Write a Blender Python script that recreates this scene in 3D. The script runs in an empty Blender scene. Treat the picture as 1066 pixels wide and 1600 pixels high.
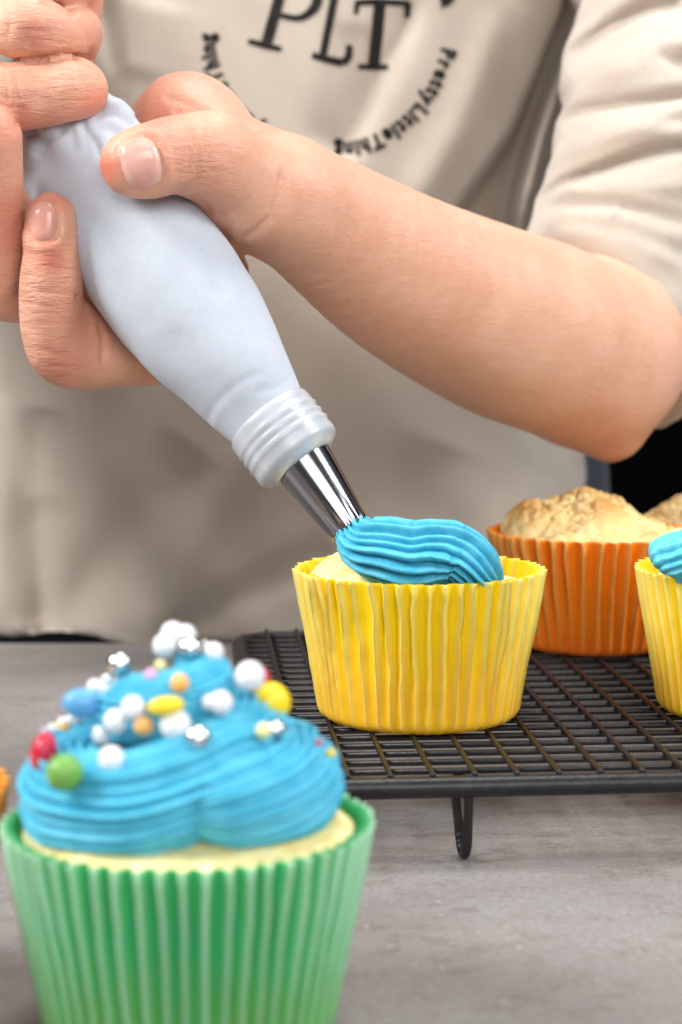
import bpy, math, random
import numpy as np
from mathutils import Vector, noise
from mathutils.bvhtree import BVHTree

rnd = random.Random(7)
sc = bpy.context.scene
S = 0.01                                   # everything below is measured in centimetres
FPX, CX, CY = 3000.0, 533.0, 800.0
PITCH = math.radians(6.37)
CAM = np.array([0.0, 0.0, 13.6])
FW = np.array([0, math.cos(PITCH), -math.sin(PITCH)])
UP = np.array([0, math.sin(PITCH), math.cos(PITCH)])

# ---------------------------------------------------------------- camera
cd = bpy.data.cameras.new('camera'); cam = bpy.data.objects.new('camera', cd)
sc.collection.objects.link(cam); sc.camera = cam
cam.location = CAM*S
cam.rotation_euler = (math.pi/2-PITCH, 0, 0)
cd.sensor_fit = 'VERTICAL'; cd.sensor_height = 36; cd.lens = FPX/1600*36
cd.clip_start = 0.01; cd.clip_end = 30
cd.dof.use_dof = True; cd.dof.focus_distance = 0.508; cd.dof.aperture_fstop = 14.0
# ---------------------------------------------------------------- world and lamps
w = bpy.data.worlds.new('World'); sc.world = w; w.use_nodes = True
w.node_tree.nodes['Background'].inputs[0].default_value = (0.92, 0.95, 1.0, 1)
w.node_tree.nodes['Background'].inputs[1].default_value = 0.12
def area(name, loc, target, sx, sy, power, col):
    l = bpy.data.lights.new(name, 'AREA'); l.shape = 'RECTANGLE'; l.size = sx*S; l.size_y = sy*S
    l.energy = power; l.color = col
    o = bpy.data.objects.new(name, l); sc.collection.objects.link(o)
    o.location = Vector(loc)*S
    o.rotation_euler = (Vector(target)-Vector(loc)).to_track_quat('-Z', 'Y').to_euler()
area('softbox_left', (-105, 22, 92), (0, 56, 10), 42, 50, 20.0, (1.0, 0.985, 0.96))
area('softbox_right', (98, 22, 82), (0, 52, 8), 38, 50, 9.5, (0.95, 0.98, 1.0))
area('softbox_overhead', (10, 62, 120), (5, 58, 5), 42, 34, 7.0, (1.0, 1.0, 1.0))
area('fill_front', (15, -75, 60), (0, 60, 10), 90, 60, 10.0, (1.0, 0.99, 0.97))  # added fill behind the camera, brightens surfaces facing the lens
sc.view_settings.view_transform = 'Standard'; sc.view_settings.look = 'None'
sc.view_settings.exposure = 0.28; sc.view_settings.gamma = 1.0
sc.render.engine = 'CYCLES'
sc.cycles.use_denoising = True
sc.cycles.max_bounces = 8

# ---------------------------------------------------------------- helpers
def P(px, py, Z):
    """point seen at photo pixel (px,py) at depth Z cm along the lens axis"""
    return CAM + Z*FW + Z*(px-CX)/FPX*np.array([1.0, 0, 0]) - Z*(py-CY)/FPX*UP
def G(px, py, z):
    d = P(px, py, 1.0)-CAM
    return CAM + d*((z-CAM[2])/d[2])
def proj(V):
    D = V-CAM
    Z = D@FW
    return np.stack([CX+FPX*D[:, 0]/Z, CY-FPX*(D@UP)/Z], 1), Z

def tag(o, label=None, cat=None, group=None, kind=None):
    if label: o['label'] = label
    if cat: o['category'] = cat
    if group: o['group'] = group
    if kind: o['kind'] = kind
    return o
def empty(name, loc, label=None, cat=None, group=None):
    o = bpy.data.objects.new(name, None); sc.collection.objects.link(o)
    o.location = Vector([float(v) for v in loc])*S; o.empty_display_size = 0.01
    return tag(o, label, cat, group)
def mesh_obj(name, V, F, mat, parent=None, smooth=True, origin=None, attr=None, uv=None):
    """V in world cm; origin (cm) becomes the object origin"""
    V = np.asarray(V, dtype=float)
    if parent is not None:
        org = np.array(world_loc(parent))/S
    else:
        org = np.array(origin if origin is not None else (0, 0, 0), dtype=float)
    me = bpy.data.meshes.new(name)
    me.from_pydata(((V-org)*S).tolist(), [], F.tolist() if hasattr(F, 'tolist') else F)
    me.update()
    if smooth: me.polygons.foreach_set('use_smooth', [True]*len(me.polygons))
    if attr is not None:
        for k, a in attr.items():
            at = me.attributes.new(k, 'FLOAT', 'POINT'); at.data.foreach_set('value', np.asarray(a, dtype=np.float32))
    if mat: me.materials.append(mat)
    o = bpy.data.objects.new(name, me); sc.collection.objects.link(o)
    if parent is not None: o.parent = parent
    else: o.location = Vector(org.tolist())*S
    return o
def world_loc(o):
    l = Vector(o.location)
    while o.parent: o = o.parent; l = l+Vector(o.location)
    return l
def solid(o, t, off=-1):
    m = o.modifiers.new('thickness', 'SOLIDIFY'); m.thickness = t*S; m.offset = off
    return o
def vnoise(p, s=1.0, seed=0.0): return noise.noise(Vector((p[0]*s+seed*3.1, p[1]*s-seed*7.7, p[2]*s+seed*1.3)))

# ---------------------------------------------------------------- materials
class M:
    def __init__(s, name):
        s.m = bpy.data.materials.new(name); s.m.use_nodes = True; s.t = s.m.node_tree
        s.b = s.t.nodes['Principled BSDF']; s.out = s.t.nodes['Material Output']
    def n(s, typ, **kw):
        nd = s.t.nodes.new(typ)
        for k, v in kw.items():
            if k in nd.inputs: nd.inputs[k].default_value = v
            else: setattr(nd, k, v)
        return nd
    def l(s, a, b): s.t.links.new(a, b)
    def set(s, **kw):
        for k, v in kw.items():
            k = k.replace('_', ' ')
            s.b.inputs[k].default_value = v
        return s
    def coords(s, scale=(1, 1, 1), geo=False):
        tc = s.n('ShaderNodeTexCoord'); mp = s.n('ShaderNodeMapping'); mp.inputs['Scale'].default_value = scale
        s.l(tc.outputs['Object'], mp.inputs[0]); return mp.outputs[0]
    def noise(s, scale, detail=4, rough=.5, co=None, dist=0.0):
        nd = s.n('ShaderNodeTexNoise'); nd.inputs['Scale'].default_value = scale; nd.inputs['Detail'].default_value = detail
        nd.inputs['Roughness'].default_value = rough; nd.inputs['Distortion'].default_value = dist
        s.l(co or s.coords(), nd.inputs['Vector']); return nd.outputs['Fac']
    def ramp(s, fac, stops):
        r = s.n('ShaderNodeValToRGB'); e = r.color_ramp.elements
        while len(e) < len(stops): e.new(0.5)
        for q, (p, c) in zip(e, stops): q.position = p; q.color = (*c, 1) if len(c) == 3 else c
        s.l(fac, r.inputs[0]); return r.outputs[0]
    def mix(s, fac, a, b, mode='MIX'):
        x = s.n('ShaderNodeMix', data_type='RGBA', blend_type=mode)
        for sock, v in ((x.inputs[0], fac), (x.inputs[6], a), (x.inputs[7], b)):
            if isinstance(v, (int, float)): sock.default_value = v
            elif isinstance(v, tuple): sock.default_value = (*v, 1)
            else: s.l(v, sock)
        return x.outputs[2]
    def base(s, c): s.l(c, s.b.inputs['Base Color']); return s
    def bump(s, h, strength=.3, dist=.0005, prev=None):
        b = s.n('ShaderNodeBump'); b.inputs['Strength'].default_value = strength; b.inputs['Distance'].default_value = dist
        s.l(h, b.inputs['Height'])
        if prev is not None: s.l(prev, b.inputs['Normal'])
        s.l(b.outputs[0], s.b.inputs['Normal']); return b.outputs[0]
    def attr(s, name): a = s.n('ShaderNodeAttribute'); a.attribute_name = name; return a.outputs['Fac']

def lin(r, g, b):
    f = lambda c: (c/255/12.92) if c <= 10 else ((c/255+.055)/1.055)**2.4
    return (f(r), f(g), f(b))

def paper(name, col, oil, trans=.35, oil_lo=.2, oil_hi=.75, pale=(1, 1, 1), light_mix=.4):
    m = M(name); m.set(Roughness=.58)
    m.b.inputs['Specular IOR Level'].default_value = .3
    z = m.attr('height')
    nz = m.noise(120, 4)
    ad = m.n('ShaderNodeMath', operation='MULTIPLY_ADD'); m.l(nz, ad.inputs[0]); ad.inputs[1].default_value = .55; m.l(z, ad.inputs[2])
    f = m.ramp(ad.outputs[0], [(oil_lo+.25, (1, 1, 1)), (oil_hi+.25, (0, 0, 0))])
    c = m.mix(f, col, oil)
    cm_ = m.n('ShaderNodeMath', operation='MULTIPLY'); m.l(m.attr('ridge_light'), cm_.inputs[0]); cm_.inputs[1].default_value = light_mix
    c = m.mix(cm_.outputs[0], c, pale)  # light caught on the pleat ridges, painted into the paper colour
    m.base(c)
    m.bump(m.noise(420, 3, .6), .25, .0003, m.bump(m.noise(90, 3), .3, .0006))
    tr = m.n('ShaderNodeBsdfTranslucent'); m.l(c, tr.inputs[0])
    mx = m.n('ShaderNodeMixShader'); mx.inputs[0].default_value = trans
    m.l(m.b.outputs[0], mx.inputs[1]); m.l(tr.outputs[0], mx.inputs[2]); m.l(mx.outputs[0], m.out.inputs[0])
    return m.m
yellow_paper = paper('yellow_paper', lin(255, 220, 12), lin(252, 200, 36), .25, pale=lin(255, 248, 160), light_mix=.75)
orange_paper = paper('orange_paper', lin(255, 140, 12), lin(255, 122, 8), .18, .05, .3, pale=lin(255, 206, 120), light_mix=.75)
green_paper = paper('green_paper', lin(66, 186, 112), lin(106, 170, 76), .28, .1, .7, pale=lin(206, 244, 214), light_mix=.95)

def cake_mat(name, a, b, c):
    m = M(name); m.set(Roughness=.85, Subsurface_Weight=.15, Subsurface_Scale=.003)
    m.b.inputs['Specular IOR Level'].default_value = .2
    n1 = m.noise(160, 5, .6); n2 = m.noise(900, 4, .65)
    col = m.ramp(n1, [(.25, c), (.5, a), (.75, b)])
    br = m.attr('brown')
    col = m.mix(br, col, lin(205, 140, 62))
    sp = m.ramp(n2, [(.3, lin(215, 175, 115)), (.42, (1, 1, 1))])
    m.base(m.mix(.5, col, sp, 'MULTIPLY'))
    v = m.n('ShaderNodeTexVoronoi'); v.inputs['Scale'].default_value = 700; m.l(m.coords(), v.inputs['Vector'])
    m.bump(n1, .3, .0006, m.bump(v.outputs['Distance'], .25, .0004))
    return m.m
muffin_mat = cake_mat('muffin_crumb', lin(244, 214, 150), lin(249, 228, 178), lin(230, 186, 114))
sponge_mat = cake_mat('pale_sponge', lin(246, 228, 165), lin(252, 240, 195), lin(232, 200, 120))

def cream(name, col, dark):
    m = M(name); m.set(Roughness=.45, Subsurface_Weight=.14, Subsurface_Scale=.002)
    m.b.inputs['Specular IOR Level'].default_value = .4
    m.b.inputs['Subsurface Radius'].default_value = (.5, .9, 1.0)
    m.base(m.ramp(m.noise(260, 4), [(.3, dark), (.65, col)]))
    v = m.n('ShaderNodeTexVoronoi'); v.inputs['Scale'].default_value = 430; m.l(m.coords(), v.inputs['Vector'])
    pit = m.ramp(v.outputs['Distance'], [(.08, (0, 0, 0)), (.2, (1, 1, 1))])
    m.bump(m.noise(520, 5, .7), .55, .0006, m.bump(pit, .35, .0004))
    return m.m
blue_cream = cream('blue_buttercream', lin(86, 184, 212), lin(60, 168, 200))
pale_blue_cream = cream('pale_blue_buttercream', lin(110, 205, 224), lin(60, 180, 208))

def skin():
    m = M('skin'); m.set(Roughness=.43, Subsurface_Weight=.25, Subsurface_Scale=.003)
    m.b.inputs['Subsurface Radius'].default_value = (1, .38, .22)
    m.b.inputs['Specular IOR Level'].default_value = .45
    n1 = m.noise(55, 4, .6); n3 = m.noise(300, 4, .6)
    c = m.ramp(n1, [(.3, lin(220, 166, 138)), (.7, lin(231, 182, 156))])
    c = m.mix(m.attr('red'), c, lin(208, 120, 98))
    c = m.mix(.10, c, m.ramp(n3, [(.35, (.55, .35, .3)), (.65, (1, 1, 1))]), 'MULTIPLY')
    m.base(c)
    v = m.n('ShaderNodeTexVoronoi', feature='DISTANCE_TO_EDGE'); v.inputs['Scale'].default_value = 900
    m.l(m.coords((1, 1, .45)), v.inputs['Vector'])
    e = m.ramp(v.outputs['Distance'], [(0, (0, 0, 0)), (.12, (1, 1, 1))])
    b1 = m.bump(e, .3, .00018)
    fo = m.noise(150, 5, .65, m.coords((.6, .6, 3.0)))
    fi = m.n('ShaderNodeMath', operation='MULTIPLY'); m.l(fo, fi.inputs[0]); m.l(m.attr('wrinkle'), fi.inputs[1])
    m.bump(fi.outputs[0], .9, .0022, m.bump(m.noise(420, 4, .7), .35, .0004, b1))
    return m.m
skin_mat = skin()
m = M('nail'); m.set(Roughness=.22, Subsurface_Weight=.3, Subsurface_Scale=.002)
m.base(m.ramp(m.noise(120, 3), [(.35, lin(214, 152, 138)), (.65, lin(228, 178, 166))]))
m.bump(m.noise(260, 3, .6, m.coords((4, 1, 1))), .15, .0002)
nail_mat = m.m

def cloth(name, c1, c2, scale, strength, rough=.9, sheen=.3, sub=0):
    m = M(name); m.set(Roughness=rough)
    m.b.inputs['Specular IOR Level'].default_value = .15
    m.b.inputs['Sheen Weight'].default_value = sheen
    n1 = m.noise(14, 4); co = m.coords()
    w1 = m.n('ShaderNodeTexWave', bands_direction='X'); w1.inputs['Scale'].default_value = scale; w1.inputs['Distortion'].default_value = 1.5; w1.inputs['Detail'].default_value = 2; w1.inputs['Detail Scale'].default_value = 3
    w2 = m.n('ShaderNodeTexWave', bands_direction='Z'); w2.inputs['Scale'].default_value = scale; w2.inputs['Distortion'].default_value = 1.5; w2.inputs['Detail'].default_value = 2; w2.inputs['Detail Scale'].default_value = 3
    m.l(co, w1.inputs['Vector']); m.l(co, w2.inputs['Vector'])
    mu = m.n('ShaderNodeMath', operation='ADD'); m.l(w1.outputs['Fac'], mu.inputs[0]); m.l(w2.outputs['Fac'], mu.inputs[1])
    c = m.ramp(n1, [(.3, c1), (.7, c2)])
    c = m.mix(.12, c, m.ramp(m.noise(600, 3, .6), [(.35, (.6, .58, .56)), (.65, (1, 1, 1))]), 'MULTIPLY')
    m.base(c)
    m.bump(mu.outputs[0], strength, .0003, m.bump(m.noise(260, 4), .2, .0004))
    return m
shirt_mat = cloth('shirt_cotton', lin(184, 171, 157), lin(195, 183, 170), 330, .5).m
bagm = cloth('bag_cotton', lin(182, 189, 200), lin(191, 197, 207), 700, .07, .6, .15)
bagm.set(Subsurface_Weight=.2, Subsurface_Scale=.003)
bag_mat = bagm.m
trouser_mat = cloth('dark_denim', lin(44, 48, 60), lin(58, 62, 76), 330, .2).m
m = M('black_print'); m.set(Roughness=.8); m.b.inputs['Specular IOR Level'].default_value = .1; m.base(m.ramp(m.noise(300, 3), [(.3, (.012, .01, .01)), (.7, (.03, .027, .025))])); ink = m.m

m = M('collar_plastic'); m.set(Roughness=.32, Subsurface_Weight=.3, Subsurface_Scale=.004, Transmission_Weight=.25)
m.b.inputs['IOR'].default_value = 1.45
m.base(m.ramp(m.noise(70, 2), [(.3, lin(186, 192, 200)), (.7, lin(198, 203, 210))])); m.bump(m.noise(300, 2), .05, .0003); plastic = m.m
m = M('steel'); m.set(Metallic=1.0, Roughness=.17); m.base(m.ramp(m.noise(40, 3, .5, m.coords((1, 1, .2))), [(.3, (.22, .22, .235)), (.7, (.28, .28, .295))]))
m.bump(m.noise(1500, 2), .03, .0001); steel = m.m
def rackmat():
    m = M('black_enamel'); m.set(Roughness=.38)
    m.b.inputs['Specular IOR Level'].default_value = .35
    m.base(m.ramp(m.noise(300, 3), [(.3, (.006, .0055, .006)), (.75, (.016, .014, .014))]))
    m.bump(m.noise(900, 3, .6), .35, .0003, m.bump(m.noise(180, 3), .25, .0006)); return m.m
rack_mat = rackmat()
def table_mat():
    m = M('stone_laminate'); m.b.inputs['Specular IOR Level'].default_value = .45
    co = m.coords((1, 1.3, 1))
    n1 = m.noise(11, 5, .6, co, .3); n2 = m.noise(70, 7, .75, co, .5); n3 = m.noise(650, 5, .7)
    c = m.ramp(n1, [(.3, lin(128, 123, 121)), (.5, lin(143, 139, 138)), (.7, lin(153, 150, 149))])
    c = m.mix(.55, c, m.ramp(n2, [(.33, lin(200, 188, 180)), (.5, (1, 1, 1)), (.75, lin(226, 220, 218))]), 'MULTIPLY')
    vein = m.ramp(m.noise(60, 9, .78, co, 1.6), [(.488, (0, 0, 0)), (.5, (1, 1, 1)), (.512, (0, 0, 0))])
    ms = m.ramp(m.noise(34, 3, .5, co), [(.54, (0, 0, 0)), (.64, (1, 1, 1))])
    vv = m.n('ShaderNodeMath', operation='MULTIPLY'); m.l(vein, vv.inputs[0]); m.l(ms, vv.inputs[1])
    v2 = m.n('ShaderNodeMath', operation='MULTIPLY'); m.l(vv.outputs[0], v2.inputs[0]); v2.inputs[1].default_value = .6
    c = m.mix(v2.outputs[0], c, lin(92, 82, 78))
    sp = m.ramp(m.noise(420, 3, .5), [(.66, (0, 0, 0)), (.72, (1, 1, 1))]); c = m.mix(m.ramp(sp, [(0, (0, 0, 0)), (1, (.35, .35, .35))]), c, lin(210, 204, 200))
    c = m.mix(.5, c, m.ramp(n3, [(.32, lin(176, 168, 164)), (.62, (1, 1, 1))]), 'MULTIPLY')
    m.base(c)
    m.l(m.ramp(n2, [(.3, (.32, .32, .32)), (.7, (.5, .5, .5))]), m.b.inputs['Roughness'])
    m.bump(n3, .25, .0003, m.bump(n2, .12, .0005)); return m.m
tmat = table_mat()
m = M('dark_wall'); m.set(Roughness=.9); m.b.inputs['Specular IOR Level'].default_value = 0; m.base(m.ramp(m.noise(3, 3), [(.3, (.0015, .0015, .002)), (.7, (.003, .003, .004))])); wall_mat = m.m

def candy(name, col, rough=.25, pearl=False, metal=False):
    m = M(name)
    if metal:
        m.set(Metallic=1.0, Roughness=.12); m.base(m.ramp(m.noise(400, 2), [(.3, (.62, .61, .6)), (.7, (.75, .75, .75))]))
    else:
        m.set(Roughness=rough, Subsurface_Weight=.15, Subsurface_Scale=.0015)
        if pearl: m.b.inputs['Coat Weight'].default_value = .5; m.b.inputs['Sheen Weight'].default_value = .2
        d = tuple(c*.86 for c in col)
        m.base(m.ramp(m.noise(500, 3), [(.3, d), (.7, col)]))
    m.bump(m.noise(900, 3), .1, .0002)
    return m.m
CM = {'pearl': candy('pearl_sugar', lin(236, 236, 238), .3, True), 'silver': candy('silver_sugar', None, metal=True),
      'gold': candy('gold_sugar', lin(240, 178, 88), .3, True), 'pink': candy('pink_sugar', lin(220, 170, 210), .4),
      'blue': candy('blue_candy', lin(95, 165, 215), .35), 'red': candy('red_candy', lin(200, 30, 62), .3),
      'green': candy('green_candy', lin(112, 168, 72), .35), 'yellow': candy('yellow_candy', lin(246, 212, 30), .35),
      'cream': candy('cream_sugar', lin(235, 228, 165), .4), 'lilac': candy('lilac_sugar', lin(190, 180, 205), .4)}

# ---------------------------------------------------------------- setting: table and dark wall
def slab(x0, x1, y0, y1, z0, z1, b=.25, nb=3):
    prof = []
    for i in range(nb+1):
        a = math.pi/2*i/nb; prof.append((b*(1-math.cos(a)) if False else b-b*math.sin(a), z1-b+b*math.cos(a)))
    # prof: inset , z   from top to side
    rings = [(b+0.0, z1)] + [(b-b*math.sin(math.pi/2*i/nb), z1-b+b*math.cos(math.pi/2*i/nb)) for i in range(1, nb+1)] + [(0, z0)]
    V = []; F = []
    for ins, z in rings:
        V += [(x0+ins, y0+ins, z), (x1-ins, y0+ins, z), (x1-ins, y1-ins, z), (x0+ins, y1-ins, z)]
    for r in range(len(rings)-1):
        for k in range(4):
            a = r*4+k; c = r*4+(k+1) % 4; F.append((a+4, c+4, c, a))
    F.append((0, 1, 2, 3)); n = len(V); F.append((n-1, n-2, n-3, n-4))
    return V, F
V, F = slab(-85, 85, -25, 75.2, -3, 0)
tag(mesh_obj('table_top', V, F, tmat, smooth=False), kind='structure')
V, F = slab(-260, 260, 200, 210, -110, 220)
tag(mesh_obj('background_wall', V, F, wall_mat, smooth=False), kind='structure')

# ---------------------------------------------------------------- sweeps
def catmull(pts, n):
    pts = np.array(pts, float); m = len(pts); out = []
    for i in range(n):
        t = i/(n-1)*(m-1); k = min(int(t), m-2); f = t-k
        p0 = pts[max(k-1, 0)]; p1 = pts[k]; p2 = pts[k+1]; p3 = pts[min(k+2, m-1)]
        out.append(.5*((2*p1)+(-p0+p2)*f+(2*p0-5*p1+4*p2-p3)*f*f+(-p0+3*p1-3*p2+p3)*f**3))
    return np.array(out)
def frames(C, up0):
    T = np.gradient(C, axis=0); T /= np.linalg.norm(T, axis=1)[:, None]+1e-12
    n = np.array(up0, float); N = []
    for t in T:
        n = n-t*(n@t); n /= np.linalg.norm(n)+1e-12; N.append(n.copy())
    N = np.array(N); return T, N, np.cross(T, N)
def tube(C, R, nseg, up0=(0, 0, 1), shape=None, ax=1.0, caps=True):
    """shape(i,phi)->multiplier on the radius; ax scales the second axis"""
    T, N, B = frames(C, up0); n = len(C); ph = np.linspace(0, 2*math.pi, nseg, endpoint=False)
    V = np.zeros((n, nseg, 3))
    for i in range(n):
        mul = shape(i, ph) if shape else np.ones(nseg)
        r = R[i]*mul
        a = ax[i] if hasattr(ax, '__len__') else ax
        V[i] = C[i]+np.cos(ph)[:, None]*r[:, None]*N[i]+np.sin(ph)[:, None]*(r*a)[:, None]*B[i]
    V = V.reshape(-1, 3).tolist(); F = []
    for i in range(n-1):
        for k in range(nseg):
            a = i*nseg+k; b = i*nseg+(k+1) % nseg; F.append((a, b, b+nseg, a+nseg))
    if caps:
        V.append(tuple(C[0])); V.append(tuple(C[-1])); c0 = len(V)-2; c1 = c0+1
        for k in range(nseg):
            F.append((c0, (k+1) % nseg, k)); a = (n-1)*nseg; F.append((c1, a+k, a+(k+1) % nseg))
    return np.array(V), F
def rope(C, R, nr, amp, seed, up0=(0, 0, 1), ax=1.0, twist=0.0, per=7, wob=.04, jit=.35, tw0=0):
    n = len(C)
    rr = random.Random(seed); amps = [rr.uniform(.65, 1.2) for _ in range(nr)]
    am = np.array(amps)
    def shape(i, ph):
        s = i/(n-1); q = (ph/(2*math.pi)*nr + twist*s*nr + tw0*nr*min(1, s/.09) + jit*noise.noise(Vector((s*6, seed, 0)))+.22*jit*noise.noise(Vector((s*15, seed, 4)))) % nr
        q2 = (q+.25*np.sin(ph*3+s*9+seed)) % nr
        k = np.floor(q2).astype(int) % nr
        saw = np.abs(np.sin(q2*math.pi))**.75*am[k]
        low = np.array([noise.noise(Vector((math.cos(p)*1.3, math.sin(p)*1.3, s*6+seed*5))) for p in ph])
        fine = np.array([noise.noise(Vector((math.cos(p)*6, math.sin(p)*6, s*45+seed*5))) for p in ph])
        return 1-amp+2*amp*saw+wob*low+.02*fine
    return tube(C, R, nr*per, up0, shape, ax)

# ---------------------------------------------------------------- cupcakes
def liner(parent, c, zb, rt, rb, H, N, amp, seed, mat, irregular=.3, wob=.1, sharp=.7, wave=.05):
    rr = random.Random(seed); per = 12; nt = N*per; nz = 46
    wd = [1+irregular*rr.uniform(-1, 1) for _ in range(N)]; sm = sum(wd); cum = [0]
    for x in wd: cum.append(cum[-1]+x/sm)
    am = [rr.uniform(1-irregular, 1.0) for _ in range(N)]; V = []; hh = []; ridge_lit = []
    for j in range(nz):
        s = (j/(nz-1))
        z = H*s
        cr = .32
        base = rb+(rt-rb)*s**1.05
        if z < cr: base -= cr*(1-math.sqrt(max(0, 1-(1-z/cr)**2)))*.75
        for i in range(nt):
            k, f = divmod(i, per); f /= per
            wb = wob*(noise.noise(Vector((k*1.7+seed, s*1.6, seed*2.0)))+.35*noise.noise(Vector((k*2.3+seed, s*6, seed))))*(.3+.7*s)
            th = (cum[k]+(cum[k+1]-cum[k])*f)*2*math.pi
            d = abs(f-.5)*2                       # 0 on the ridge, 1 in the valley
            prof = 1-2*(d**sharp)
            a = amp*(.25+.75*min(1, s*1.3))*am[k] if s > .06 else amp*.2*am[k]
            r = base+a*prof + wave*vnoise((math.cos(th)*1.2, math.sin(th)*1.2, s*1.5), 1, seed)*2*s
            r += .014*vnoise((th*9, s*9, 0), 1, seed+3)
            th += wb*2*math.pi/N*(1-d**2)*1.2
            zz = z
            if j == nz-1: zz += .03*vnoise((th*4, 0, 0), 1, seed+9)
            V.append((c[0]+r*math.sin(th), c[1]-r*math.cos(th), zb+zz)); hh.append(s); ridge_lit.append(max(0, 1-d*1.9)*(.3+.7*s) if s > .04 else 0)  # painted brightness, strongest on the ridge tops
    F = []
    for j in range(nz-1):
        for i in range(nt):
            a = j*nt+i; b = j*nt+(i+1) % nt; F.append((a, b, b+nt, a+nt))
    V.append((c[0], c[1], zb+.01)); hh.append(0); ridge_lit.append(0)
    for i in range(nt): F.append((len(V)-1, (i+1) % nt, i))
    o = mesh_obj('paper_liner', V, F, mat, parent, attr={'height': hh, 'ridge_light': ridge_lit})
    return solid(o, .007)
def cake(parent, c, zb, rt, rb, ztop, dome, seed, mat, rough=.06, crack=0., prof=1.6, peak=(0, 0), brown=.0):
    nr, nt = 70, 150; V = []; br = []
    def hgt(x, y, q):
        px, py = x-peak[0], y-peak[1]; qq = min(1, math.hypot(px, py)/rt)
        h = dome*max(0, 1-qq**prof)*(1-q**8*.5)
        n1 = vnoise((x, y, 0), .8, seed); n2 = vnoise((x, y, 0), 2.4, seed+1); n3 = vnoise((x, y, 0), 6, seed+2); n4 = vnoise((x, y, 0), 14, seed+5)
        h += rough*(3.0*n1+1.3*abs(n2)+.4*n3+.12*n4)*(1 if q < .97 else .4)
        if crack:
            g = abs(vnoise((x, y, 0), .75, seed+20)); h -= crack*math.exp(-(g/.045)**2)*(1-q)
            g = abs(vnoise((x, y, 3), 1.3, seed+31)); h -= .5*crack*math.exp(-(g/.05)**2)*(1-q)
        return h, n1, n2
    V.append((c[0], c[1], ztop+hgt(0, 0, 0)[0])); br.append(0)
    for j in range(1, nr+1):
        q = j/nr
        for i in range(nt):
            th = 2*math.pi*i/nt; R = rt*q*(1+.02*vnoise((math.cos(th)*2, math.sin(th)*2, 0), 1, seed+4))
            x, y = R*math.sin(th), -R*math.cos(th); h, a, b = hgt(x, y, q)
            V.append((c[0]+x, c[1]+y, ztop+h-.0*q)); br.append(max(0, min(1, brown*(h/max(dome, .1)-.55+1.6*a)*2.2)))
    F = [(0, 1+i, 1+(i+1) % nt) for i in range(nt)]
    for j in range(nr-1):
        for i in range(nt):
            a = 1+j*nt+i; b = 1+j*nt+(i+1) % nt; F.append((a, a+nt, b+nt, b))
    k0 = 1+(nr-1)*nt; n0 = len(V)
    for s in (.5, 0.02):
        for i in range(nt):
            th = 2*math.pi*i/nt; R = rb+(rt-rb)*s
            V.append((c[0]+R*math.sin(th), c[1]-R*math.cos(th), zb+.06+(ztop-zb)*s)); br.append(0)
    for r0, r1 in ((k0, n0), (n0, n0+nt)):
        for i in range(nt): a = r0+i; b = r0+(i+1) % nt; F.append((a, r1+i, r1+(i+1) % nt, b))
    V.append((c[0], c[1], zb+.06)); br.append(0)
    for i in range(nt): F.append((len(V)-1, n0+nt+(i+1) % nt, n0+nt+i))
    return mesh_obj('cake', V, F, mat, parent, attr={'brown': br})

RZ = 2.32                                           # top of the rack wires
# yellow cupcake being piped
rimc = P(655, 886, 51.8)
yc = (float(rimc[0]), float(rimc[1])); HY = float(rimc[2])-RZ
y_root = empty('cupcake', (yc[0], yc[1], RZ), 'yellow cupcake in the middle, blue icing being piped on from the metal tip', 'cupcake', 'cupcakes in paper cases')
liner(y_root, yc, RZ, 3.25, 2.68, HY, 46, .16, 3, yellow_paper, .5, .45, .45, .06)
cake(y_root, yc, RZ, 2.98, 2.4, RZ+HY-.45, .95, 11, sponge_mat, .05, 0, 2.6, peak=(-.5, .35), brown=.1)
pts = [(549, 822, 50.75), (560, 838, 50.6), (582, 855, 50.2), (612, 861, 49.9), (643, 869, 49.8), (674, 864, 49.8)]
pts += [(690+50*math.cos(math.radians(t)), 907-45*math.sin(math.radians(t)), 49.8+max(0, (40-t))*.009) for t in range(80, -41, -12)]
C = catmull([P(*p) for p in pts], 150)
Rr = np.interp(np.linspace(0, 1, 150), [0, .05, .1, .15, .22, .3, .36, .5, .75, .9, 1], [24, 26, 33, 43, 48, 46, 43, 40, 38, 34, 26])/3000*50.5
Vr, Fr = rope(C, Rr, 19, .18, 2, up0=(0, 0, 1), ax=np.interp(np.linspace(0, 1, 150), [0, .12, .55, .75, 1], [1.1, 1.5, 1.5, 1.1, .7]), twist=.02, per=10, wob=.05, jit=.6)
mesh_obj('icing', Vr, Fr, blue_cream, y_root)

# orange muffin behind
def cupcake_at(px, py, Z, zb, name, label, mat, rt, rb, N, seed, amp=.12, irregular=.15, H=None):
    rc = P(px, py, Z); c = (float(rc[0]), float(rc[1]))
    H = H or float(rc[2])-zb
    o = empty(name, (c[0], c[1], zb), label, 'cupcake', 'cupcakes in paper cases')
    liner(o, c, zb, rt, rb, H, N, amp, seed, mat, irregular, .3, .5, .03)
    return o, c, H
o1, c1, H1 = cupcake_at(929, 828, 62.6, RZ, 'cupcake', 'plain golden muffin in an orange case just behind the yellow cupcake being piped', orange_paper, 3.36, 2.55, 44, 21, .17)
cake(o1, c1, RZ, 3.05, 2.45, RZ+H1-.12, 1.35, 33, muffin_mat, .15, .8, 1.45, peak=(-.35, .2), brown=.3)
o2, c2, H2 = cupcake_at(1128, 818, 68.5, RZ, 'cupcake', 'plain muffin in orange case cut by the right edge, farthest back on the rack', orange_paper, 3.3, 2.5, 44, 25)
cake(o2, c2, RZ, 3.05, 2.4, RZ+H2-.12, 1.35, 58, muffin_mat, .14, .5, 1.6, brown=.3)
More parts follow.
